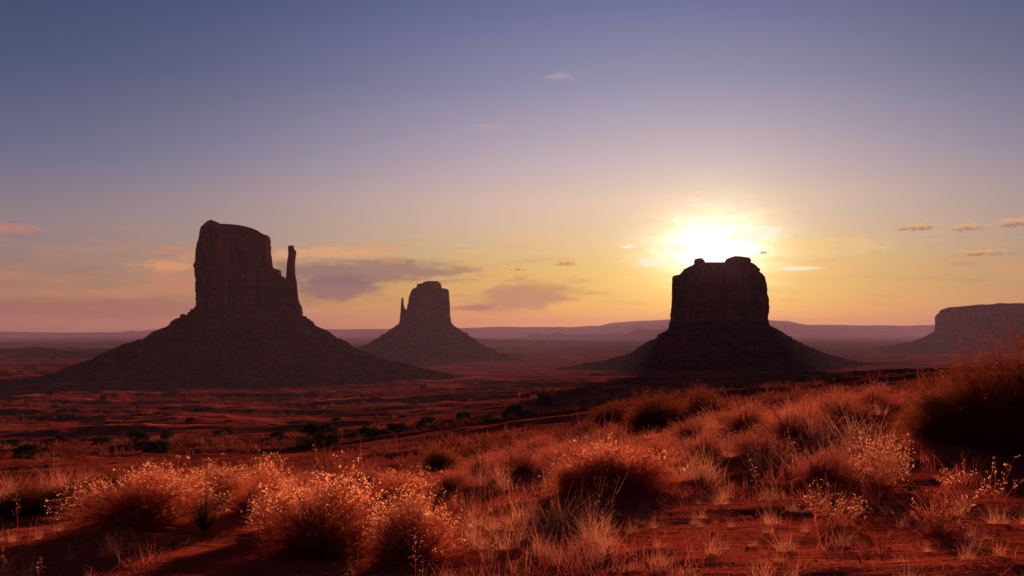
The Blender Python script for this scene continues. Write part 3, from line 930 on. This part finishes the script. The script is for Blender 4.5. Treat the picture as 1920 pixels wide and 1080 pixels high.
ME_L = [(1752, 662), (1752, 602), (1753, 595), (1755, 589), (1760, 584), (1762, 580), (1768, 577), (1778, 574), (1790, 573), (1815, 572.2), (1850, 571.2)]
ME_R = [(2230, 662), (2228, 600), (2222, 585), (2200, 578), (2120, 575), (1990, 574), (1880, 571.5), (1858, 571)]
ME_TL = [(1753, 610), (1752, 621), (1740, 628), (1725, 636), (1705, 643), (1670, 650), (1620, 662)]
ME_TR = [(2226, 610), (2232, 621), (2250, 632), (2300, 645), (2360, 662)]
butte('flat_topped_mesa', 'long hazy flat-topped mesa running out of the frame at right', 'mesa', 4700,
      [('cliff_wall', ME_L, ME_R, 430, 0, .03, (90, 420))], (ME_TL, ME_TR), 0.8, 0.5, 40, 5.0)


# ---- plateaus and ranges along the horizon
def ridge_line(name, pts, Y, depth, seed, rough, cliffy=0.5, step=6, base=640):
    px = np.arange(pts[0][0], pts[-1][0] + 1, step * 0.5)
    py = np.interp(px, [p[0] for p in pts], [p[1] for p in pts])
    top = np.array([at(a, b, Y) for a, b in zip(px, py)])
    n = len(px)
    noise = rough * fbm(px / 34.0, px * 0 + seed, seed, 5)
    top[:, 2] += noise
    zb = CAMZ - 122
    hgt = np.maximum(top[:, 2] - zb, 5)
    rows = []
    sl = np.array([0, .12, .25, .4, .55, .66, .74, .80, .9, 1.0])
    prof = np.array([0, .05, .14, .27, .40, .52, .60, .92, .97, 1.0])
    for s, pz in zip(sl, prof):
        wig = depth * 0.14 * fbm(px / 22.0 + s * 2, px * 0 + s * 3, seed + 2, 4)
        y = Y - depth * 0.5 * (1 - s) + wig * (1 - s * 0.8)
        rows.append(np.stack([top[:, 0] * (y / Y), y, zb + hgt * pz], 1))
    for f, pz in ((0.5, 1.0), (1.0, 0.98), (1.3, 0.4), (1.6, 0.0)):
        y = np.full(n, Y + depth * f)
        rows.append(np.stack([top[:, 0] * (y / Y), y, zb + hgt * pz], 1))
    V = np.concatenate(rows)
    k = len(rows)
    i = np.arange(k - 1)[:, None] * n; j = np.arange(n - 1)[None, :]
    q = np.stack([i + j, i + j + 1, i + n + j + 1, i + n + j], -1).reshape(-1, 4)
    TOPZ[0] = max(TOPZ[0], V[:, 2].max())
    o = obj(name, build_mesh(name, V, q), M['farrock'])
    return tag(o, kind='structure')


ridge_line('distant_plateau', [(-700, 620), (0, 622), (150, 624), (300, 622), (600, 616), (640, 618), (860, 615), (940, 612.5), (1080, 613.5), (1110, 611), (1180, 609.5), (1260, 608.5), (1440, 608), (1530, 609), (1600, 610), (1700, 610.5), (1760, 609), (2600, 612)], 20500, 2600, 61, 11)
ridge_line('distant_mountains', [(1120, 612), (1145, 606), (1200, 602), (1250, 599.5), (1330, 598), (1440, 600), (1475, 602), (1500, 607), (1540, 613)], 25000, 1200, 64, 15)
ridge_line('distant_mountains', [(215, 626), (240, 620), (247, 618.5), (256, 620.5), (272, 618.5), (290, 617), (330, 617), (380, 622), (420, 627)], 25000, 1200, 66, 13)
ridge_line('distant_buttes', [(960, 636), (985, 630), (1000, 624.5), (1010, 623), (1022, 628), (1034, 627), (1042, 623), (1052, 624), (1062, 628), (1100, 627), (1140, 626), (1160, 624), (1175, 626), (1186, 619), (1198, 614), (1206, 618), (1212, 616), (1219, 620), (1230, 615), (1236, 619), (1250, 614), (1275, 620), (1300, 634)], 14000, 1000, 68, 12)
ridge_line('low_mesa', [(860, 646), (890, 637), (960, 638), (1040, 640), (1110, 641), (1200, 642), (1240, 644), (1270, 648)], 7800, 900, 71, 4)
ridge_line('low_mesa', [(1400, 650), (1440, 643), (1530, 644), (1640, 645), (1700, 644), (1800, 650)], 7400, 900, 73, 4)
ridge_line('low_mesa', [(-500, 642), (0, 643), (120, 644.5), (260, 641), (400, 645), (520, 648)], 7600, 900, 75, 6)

# ---- shrubs of the foreground
variants = [make_rabbitbrush(101, 2100, .70, .70, .55), make_rabbitbrush(133, 2100, .66, .74, .50), make_rabbitbrush(171, 1700, .80, .55, .60), make_rabbitbrush(191, 2300, .66, .74, .14)]
BASE = {0: (.85, .74), 1: (.80, .78), 2: (.94, .57), 3: (.80, .78)}
used = set()


def plant(proto, loc, rz, scale, label, group=None):
    if proto.name not in used:
        used.add(proto.name)
        proto.location, proto.rotation_euler, proto.scale = loc, (0, 0, rz), scale
        tag(proto, label, proto['category'], group)
        return proto
    return dup(proto, loc, rz, scale, label, group)


for px, Y, H, R, rz, lb, v in RB:
    bh, br = BASE[v]
    plant(variants[v], spot(px, Y), rz, (R / br, R / br, H / bh), lb, 'rabbitbrush on the near slope')
fv = [make_rabbitbrush(201 + i * 9, 900, .6, .7, .55, .009, 4, name='feathery_shrub', stem='feather', head='straw', w=0.0028, jit=0.42, inner=0.6) for i in range(3)]
for i, (px, Y, H, R, lb) in enumerate(FT):
    plant(fv[i % 3], spot(px, Y), i * 2.1, (R / .72, R / .72, H / .72), lb, 'feathery shrubs on the near slope')
dv = [make_rabbitbrush(301 + i * 5, 2600, 1.3, 1.0, .75, .020, 4, name='dark_bush', cat='bush', stem=('dark', 'dark', 'rust')[i], w=0.005, thmax=88, var=0.7, jit=0.5, head='rust', inner=0.30) for i in range(3)]
for i, (px, Y, H, R, lb) in enumerate(DK):
    plant(dv[2 if px in (1742, 1796, 830) else i % 2], spot(px, Y), i * 1.3, (R / 1.0, R / 1.0, H / 1.3), lb, 'dark bushes')

# silvery seed weeds, yuccas, stalks
def make_seed_weed(seed, H, R, n, heads, size, lab):
    (V, q), T, out, rng = dome_shrub(seed, n, H, R, thmax=62, w=0.0026, sub=4, jit=0.45)
    root = thing('seed_weed', lab, 'weed')
    obj('stems', build_mesh('stems', V, q), M['feather'], root)
    sel = rng.uniform(0, 1, len(T)) < heads
    C = T[sel]
    hv, hq = cards(C, size * rng.uniform(0.6, 1.4, len(C)), rng, 5, 0.5)
    obj('seed_pods', build_mesh('seed_pods', hv, hq), M['heads'], root)  # loose seed pods clustered at the stem tips
    return root


for px, Y, H, R, n, hd, sz, lb in [
    (1640, 9.9, .52, .36, 200, .95, .012, 'silvery weed full of round seed pods, glittering in front of the dark bank'),
    (1562, 7.9, .40, .28, 120, .5, .008, 'spiky pale weed leaning right in the sand below the silvery seed weed'),
    (1790, 8.3, .44, .30, 14, .8, .012, 'sparse dried weed with few pods on the shaded sand, nearer the silvery weed'),
    (1872, 8.5, .46, .24, 11, .8, .013, 'sparse dried weed with few pods on the shaded sand, nearest the right edge'),
    (1750, 7.2, .30, .26, 130, .3, .007, 'low bushy weed on a little sand ledge below the sparse dried weeds'),
]:
    w_ = make_seed_weed(int(px), H, R, n, hd, sz, lb)
    w_.location = spot(px, Y)


def make_yucca(seed, n=90, L=.42):
    rng = np.random.default_rng(seed)
    phi = rng.uniform(0, 2 * np.pi, n); th = rng.uniform(0.03, 0.8, n)
    d = np.stack([np.sin(th) * np.cos(phi), np.sin(th) * np.sin(phi), np.cos(th)], 1)
    P = grow(np.zeros((n, 3)) + d * 0.02, d, L * rng.uniform(.7, 1.1, n), 5, rng, 0.05, 0.1)
    W = 0.008 * np.array([.8, 1.0, .8, .5, .06])[None, :] * np.ones((n, 1))
    return ribbons(P, W, rng)


for px, Y, L, lb in [(388, 9.2, .40, 'spiky green yucca in the shade between the wide left rabbitbrush and the biggest bush')]:
    V, q = make_yucca(int(px), 100, L)
    o = obj('yucca', build_mesh('yucca', V, q), M['yucca'])
    o.location = spot(px, Y)
    tag(o, lb, 'yucca')


def make_stalk(seed, H):
    rng = np.random.default_rng(seed)
    t = np.linspace(0, 1, 9)
    p = np.stack([0.08 * H * t ** 2 * rng.normal(), 0.08 * H * t ** 2 * rng.normal(), H * t - 0.03], 1) + rng.normal(0, .004, (9, 3))
    parts = [tube(p, 0.004 * (1.2 - t), 5)]
    C = p[4:].repeat(4, 0) + rng.normal(0, .018, (20, 3))
    parts.append(cards(C, .014, rng, 3, .6))
    return merge(*parts)


for px, Y, H, lb in [(42, 10.2, .55, 'tall dry flower stalk standing in the shaded hollow at the left edge'),
                     (20, 7.2, .30, 'short dry stalk of seeds in the bottom left corner, nearest the edge'),
                     (76, 7.1, .22, 'short dry stalk of seeds in the bottom left corner, farther from the edge'),
                     (1415, 9.5, .42, 'thin upright stalk on the slope left of the rusty cushion shrub'),
                     (1480, 11.6, .50, 'thin upright stalk in front of the hollow of the sunlit ridge'),
                     (940, 10.4, .56, 'lone curved stalk rising over the dry grass in the centre'),
                     (780, 6.6, .40, 'pale flower stalk in the shade under the seed-headed bush'),
                     (620, 8.4, .86, 'thin bare stalk poking out of the biggest seed-headed bush')]:
    V, q = make_stalk(int(px * 3 + Y), H)
    o = obj('dry_stalk', build_mesh('dry_stalk', V, q), M['straw'])
    o.location = spot(px, Y)
    tag(o, lb, 'stalk')


def make_dead_branch(seed, L, n):
    rng = np.random.default_rng(seed)
    parts = []
    for i in range(n):
        ph = rng.uniform(-2.6, -0.5)
        d = np.array([math.cos(ph), math.sin(ph) * 0.7, rng.uniform(0.1, 0.7)])
        t = np.linspace(0, 1, 9)
        l = L * rng.uniform(.5, 1)
        p = d[None] * l * t[:, None] + rng.normal(0, .25 * l, 3)[None] * (t ** 2)[:, None] + rng.normal(0, .012, (9, 3))
        p[:, 2] = np.maximum(p[:, 2] - 0.35 * l * t ** 2, -0.02)
        parts.append(tube(p, 0.011 * (1.15 - t) * rng.uniform(.6, 1.2), 6))
    return merge(*parts)


for px, Y, L, n, lb in [(560, 7.4, .55, 9, 'tangle of grey dead branches in the shade under the biggest bush'),
                        (690, 6.9, .55, 9, 'tangle of grey dead branches at the bottom of the frame left of centre'),
                        (1700, 9.6, .30, 5, 'dark dead twigs on the shaded bank under the tall dark bush')]:
    V, q = make_dead_branch(int(px), L, n)
    o = obj('dead_branches', build_mesh('dead_branches', V, q, smooth=True), M['wood'])
    o.location = spot(px, Y)
    tag(o, lb, 'branches')

# ---- dry grass tufts
gm = []
for i in range(6):
    V, q = make_grass(400 + i, 46 + 14 * i, .26 + .06 * i, .26, droop=.3 + .1 * (i % 3), ears=.3)
    me = build_mesh('grass_tuft', V, q)
    me.materials.append(M['straw'])
    gm.append(me)
RNG = random.Random(5)


def tufts(n, pxr, yr, sc, label, group):
    for _ in range(n):
        px = RNG.uniform(*pxr)
        Y = math.exp(RNG.uniform(math.log(yr[0]), math.log(yr[1])))
        o = bpy.data.objects.new('grass_tuft', RNG.choice(gm))
        COL.objects.link(o)
        o.location = spot(px, Y)
        s = RNG.uniform(*sc)
        o.scale = (s * RNG.uniform(.8, 1.3), s * RNG.uniform(.8, 1.3), s)
        o.rotation_euler = (0, 0, RNG.uniform(0, 6.28))
        tag(o, label, 'grass tuft', group)


tufts(40, (870, 1160), (6.4, 9.2), (.25, .75), 'tuft of dry grass in the sunlit patch right of the seed-headed bushes', 'dry grass in the central patch')
tufts(44, (1160, 1560), (5.6, 10.0), (.15, .42), 'small dry grass tuft on the open red sand at lower right', 'dry grass on the open sand')
tufts(26, (1560, 1930), (5.2, 8.5), (.15, .42), 'small dry grass tuft on the shaded sand in the lower right corner', 'dry grass on the shaded sand')
tufts(56, (1270, 1690), (11, 20), (.5, 1.1), 'dry grass tuft among the feathery shrubs of the sunlit ridge', 'dry grass along the sunlit ridge')
tufts(40, (870, 1270), (11, 22), (.5, 1.0), 'dry grass tuft on the mid slope among the russet shrubs', 'dry grass on the mid slope')
tufts(30, (0, 240), (7.2, 10.5), (.15, .45), 'short dry grass tuft on the sunlit sand at lower left', 'dry grass on the left sand')
tufts(32, (0, 640), (12, 18), (.5, 1.0), 'dry grass tuft along the left bank in front of the dark plain', 'dry grass on the left bank')
tufts(12, (240, 860), (6.6, 9.0), (.25, .6), 'grass tuft in the deep shade in front of the seed-headed bushes', 'grass in the shade')

# ---- bushes down the hillside
jb = [make_clump_bush(500, 1.6, 1.4), make_clump_bush(507, 2.2, 1.5), make_clump_bush(511, 1.3, 1.6)]
JB = [(600, 105, .95, 1, 'largest dark juniper on the hillside, alone above the tall narrow rabbitbrush'),
      (745, 175, 1.2, 0, 'dark bush on the hillside, first in line right of the largest juniper'),
      (710, 140, .9, 2, 'low wide dark bush just right of the largest juniper'),
      (800, 190, 1.0, 1, 'dark bush on the hillside, second in line right of the largest juniper'),
      (655, 190, .8, 0, 'small dark bush up the hillside behind the largest juniper'),
      (965, 210, 1.1, 0, 'dark bush on the hillside straight below the gap between middle and right buttes'),
      (925, 130, .7, 2, 'low dark bush on the bare hillside below the gap between two buttes'),
      (985, 150, .8, 0, 'dark bush low on the hillside above the rust red shrub'),
      (300, 100, .7, 0, 'lone dark bush on the dune crest at left'),
      (55, 120, .8, 1, 'dark bush at the left edge of the sunlit dunes'),
      (230, 160, .7, 2, 'dark bush between the dunes at left'),
      (1020, 320, 1.2, 1, 'distant dark bush on the plain left of the squat butte'),
      (1085, 300, .9, 0, 'small distant dark bush left below the squat butte'),
      (1140, 420, 1.3, 2, 'distant low bush below the left slope of the squat butte'),
      (1215, 260, .9, 1, 'distant dark bush below the shadowed front of the squat butte'),
      (1380, 260, 1.0, 0, 'distant dark bush below the right half of the squat butte'),
      (1500, 300, 1.1, 1, 'distant dark bush just above the sunlit ridge'),
      (870, 260, .9, 2, 'distant low bush below the middle butte'),
      (560, 260, .8, 0, 'distant dark bush below the right slope of the largest butte'),
      (430, 300, .9, 1, 'distant dark bush straight below the largest butte'),
      (120, 320, 1.0, 0, 'distant dark bush below the left slope of the largest butte')]
for px, Y, s, v, lb in JB:
    plant(jb[v], spot(px, Y), px * .7, (s * 1.45, s * 1.45, s * 1.35), lb, 'dark bushes scattered over the hillside')

for i in range(60):
    Y = math.exp(RNG.uniform(math.log(150), math.log(1100)))
    s_ = RNG.uniform(.7, 1.5) * (0.8 + Y / 900)
    plant(jb[i % 3], spot(RNG.uniform(-40, 1720), Y), i * 1.1, (s_, s_, s_), 'tiny dark bush on the red valley plain below the buttes', 'tiny bushes on the valley plain')

# ---- scrub and litter too many to count
def scatter_scrub():
    rng = np.random.default_rng(9)
    parts = []
    for n, y0, y1, size, per, wd in ((11000, 22, 140, (.22, .75), 24, .035), (20000, 110, 600, (.42, 1.2), 20, .06), (20000, 450, 3000, (.85, 2.2), 9, .15)):
        Y = np.exp(rng.uniform(math.log(y0), math.log(y1), n))
        X = Y * np.tan(rng.uniform(math.radians(-36), math.radians(36), n))
        den = fbm(X / (y0 * .5), Y / (y0 * .35), 77, 3)
        keep = den > rng.uniform(-0.12, 0.50, n)
        X, Y = X[keep], Y[keep]
        s = size[0] * 1.15 * np.exp(np.minimum(rng.normal(0, .55, len(X)), 1.3))
        C = np.repeat(np.stack([X, Y, ground(X, Y) - 0.03], 1), per, 0)
        ss = np.repeat(s, per)
        m = len(ss)
        ph = rng.uniform(0, 2 * np.pi, m); th = rng.uniform(0, 1.25, m)
        d = np.stack([np.sin(th) * np.cos(ph), np.sin(th) * np.sin(ph), np.cos(th)], 1)
        C[:, 0] += rng.normal(0, .25, m) * ss; C[:, 1] += rng.normal(0, .25, m) * ss
        P = grow(C, d, ss * rng.uniform(.5, 1.1, m), 3, rng, 0.15)
        parts.append(ribbons(P, (ss * wd * 1.4)[:, None] * np.array([.7, 1.0, .25])[None, :], rng))
    V, q = merge(*parts)
    o = obj('desert_scrub', build_mesh('desert_scrub', V, q), M['scrub'])
    tag(o, 'low dry scrub dotted over the hillside and the valley floor', 'scrub', kind='stuff')


def scatter_litter():
    rng = np.random.default_rng(19)
    n = 9000
    Y = np.exp(rng.uniform(math.log(4.6), math.log(22), n))
    X = Y * np.tan(rng.uniform(math.radians(-32), math.radians(32), n))
    Z = ground(X, Y)
    # short blades and fallen straws
    th = rng.uniform(0, 2 * np.pi, n)
    up = np.where(rng.uniform(0, 1, n) < 0.55, rng.uniform(.6, 2.5, n), rng.uniform(0.0, .12, n))
    d = np.stack([np.cos(th), np.sin(th), up], 1); d /= np.linalg.norm(d, axis=1, keepdims=True)
    L = rng.uniform(.02, .10, n)
    P = grow(np.stack([X, Y, Z], 1) + np.array([0, 0, .006]), d, L, 4, rng, .2, .1)
    V, q = ribbons(P, 0.0022 * np.linspace(1.1, .4, 4)[None, :] * np.ones((n, 1)), rng)
    o = obj('dry_grass_litter', build_mesh('dry_grass_litter', V, q), M['feather'])
    tag(o, 'loose straws and single grass blades strewn over the red sand', 'litter', kind='stuff')


def scatter_grass():
    rng = np.random.default_rng(29)
    n = 4600
    Y = np.exp(rng.uniform(math.log(6.0), math.log(27), n))
    px = rng.uniform(-100, 2020, n)
    X = (px - 960) / F * Y
    den = fbm(X / 1.6, Y / 2.2, 91, 3)
    bias = np.where((px > 830) & (px < 1700), 0.25, 0.0) - np.where((Y < 9.0) & (px > 1300), 0.30, 0.0) - np.where((Y < 10.5) & (px < 880), 0.42, 0.0) - np.where((px > 1640) & (Y < 12.5), 0.35, 0)
    keep = den + bias > rng.uniform(0.0, 0.45, n)
    X, Y = X[keep], Y[keep]
    per = 18
    s = rng.uniform(.10, .30, len(X))
    C = np.repeat(np.stack([X, Y, ground(X, Y) - 0.02], 1), per, 0)
    ss = np.repeat(s, per)
    m = len(ss)
    ph = rng.uniform(0, 2 * np.pi, m); th = np.abs(rng.normal(0, .6, m))
    d = np.stack([np.sin(th) * np.cos(ph), np.sin(th) * np.sin(ph), np.cos(th)], 1)
    C[:, :2] += rng.normal(0, .05, (m, 2))
    P = grow(C, d, ss * rng.uniform(.4, 1.15, m), 5, rng, 0.22, 0.15)
    V, q = ribbons(P, 0.003 * np.linspace(1.2, .3, 5)[None, :] * rng.uniform(.7, 1.3, m)[:, None], rng)
    o = obj('grass', build_mesh('grass', V, q), M['feather'])
    tag(o, 'thin reddish dry grass growing between the shrubs of the near slope', 'grass', kind='stuff')


def scatter_gravel():
    rng = np.random.default_rng(39)
    n = 5000
    Y = np.exp(rng.uniform(math.log(4.6), math.log(16), n))
    X = Y * np.tan(rng.uniform(math.radians(-32), math.radians(32), n))
    keep = fbm(X / 1.1, Y / 1.1, 55, 3) > rng.uniform(-.2, .3, n)
    X, Y = X[keep], Y[keep]
    n = len(X)
    sz = 0.0045 * np.exp(rng.normal(0, .55, n))
    c = np.stack([X, Y, ground(X, Y) + sz * .2], 1)
    octa = np.array([(1, 0, 0), (0, 1, 0), (-1, 0, 0), (0, -1, 0), (0, 0, .7), (0, 0, -.7)], float)
    v = octa[None] * rng.uniform(.6, 1.3, (n, 6, 3)) * sz[:, None, None] + c[:, None, :]
    f = np.array([(0, 1, 4), (1, 2, 4), (2, 3, 4), (3, 0, 4), (1, 0, 5), (2, 1, 5), (3, 2, 5), (0, 3, 5)])
    t = (np.arange(n)[:, None, None] * 6 + f[None]).reshape(-1, 3)
    o = obj('gravel', build_mesh('gravel', v.reshape(-1, 3), None, t), M['sand'])
    tag(o, 'small stones and clods lying on the red sand', 'gravel', kind='stuff')


scatter_gravel()
scatter_grass()
scatter_scrub()
scatter_litter()


# ---- the air
def build_haze():
    hx, zb, zt = 27600.0, LOWZ - 1.0, TOPZ[0] + 4.0
    v = np.array([(x, y, z) for z in (zb, zt) for x, y in ((-hx, -hx), (hx, -hx), (hx, hx), (-hx, hx))])
    q = np.array([(0, 3, 2, 1), (4, 5, 6, 7), (0, 1, 5, 4), (1, 2, 6, 5), (2, 3, 7, 6), (3, 0, 4, 7)])
    m, T = new_mat('haze')
    pv = T.n('ShaderNodeVolumePrincipled', {'Color': (0.31, 0.232, 0.36, 1), 'Density': 3.6e-5, 'Anisotropy': 0.25})
    T.n('ShaderNodeOutputMaterial', {'Volume': pv.outputs[0]})
    o = obj('haze', build_mesh('haze', v, q), m)
    tag(o, kind='stuff')


build_haze()
print("objects", len(bpy.data.objects))
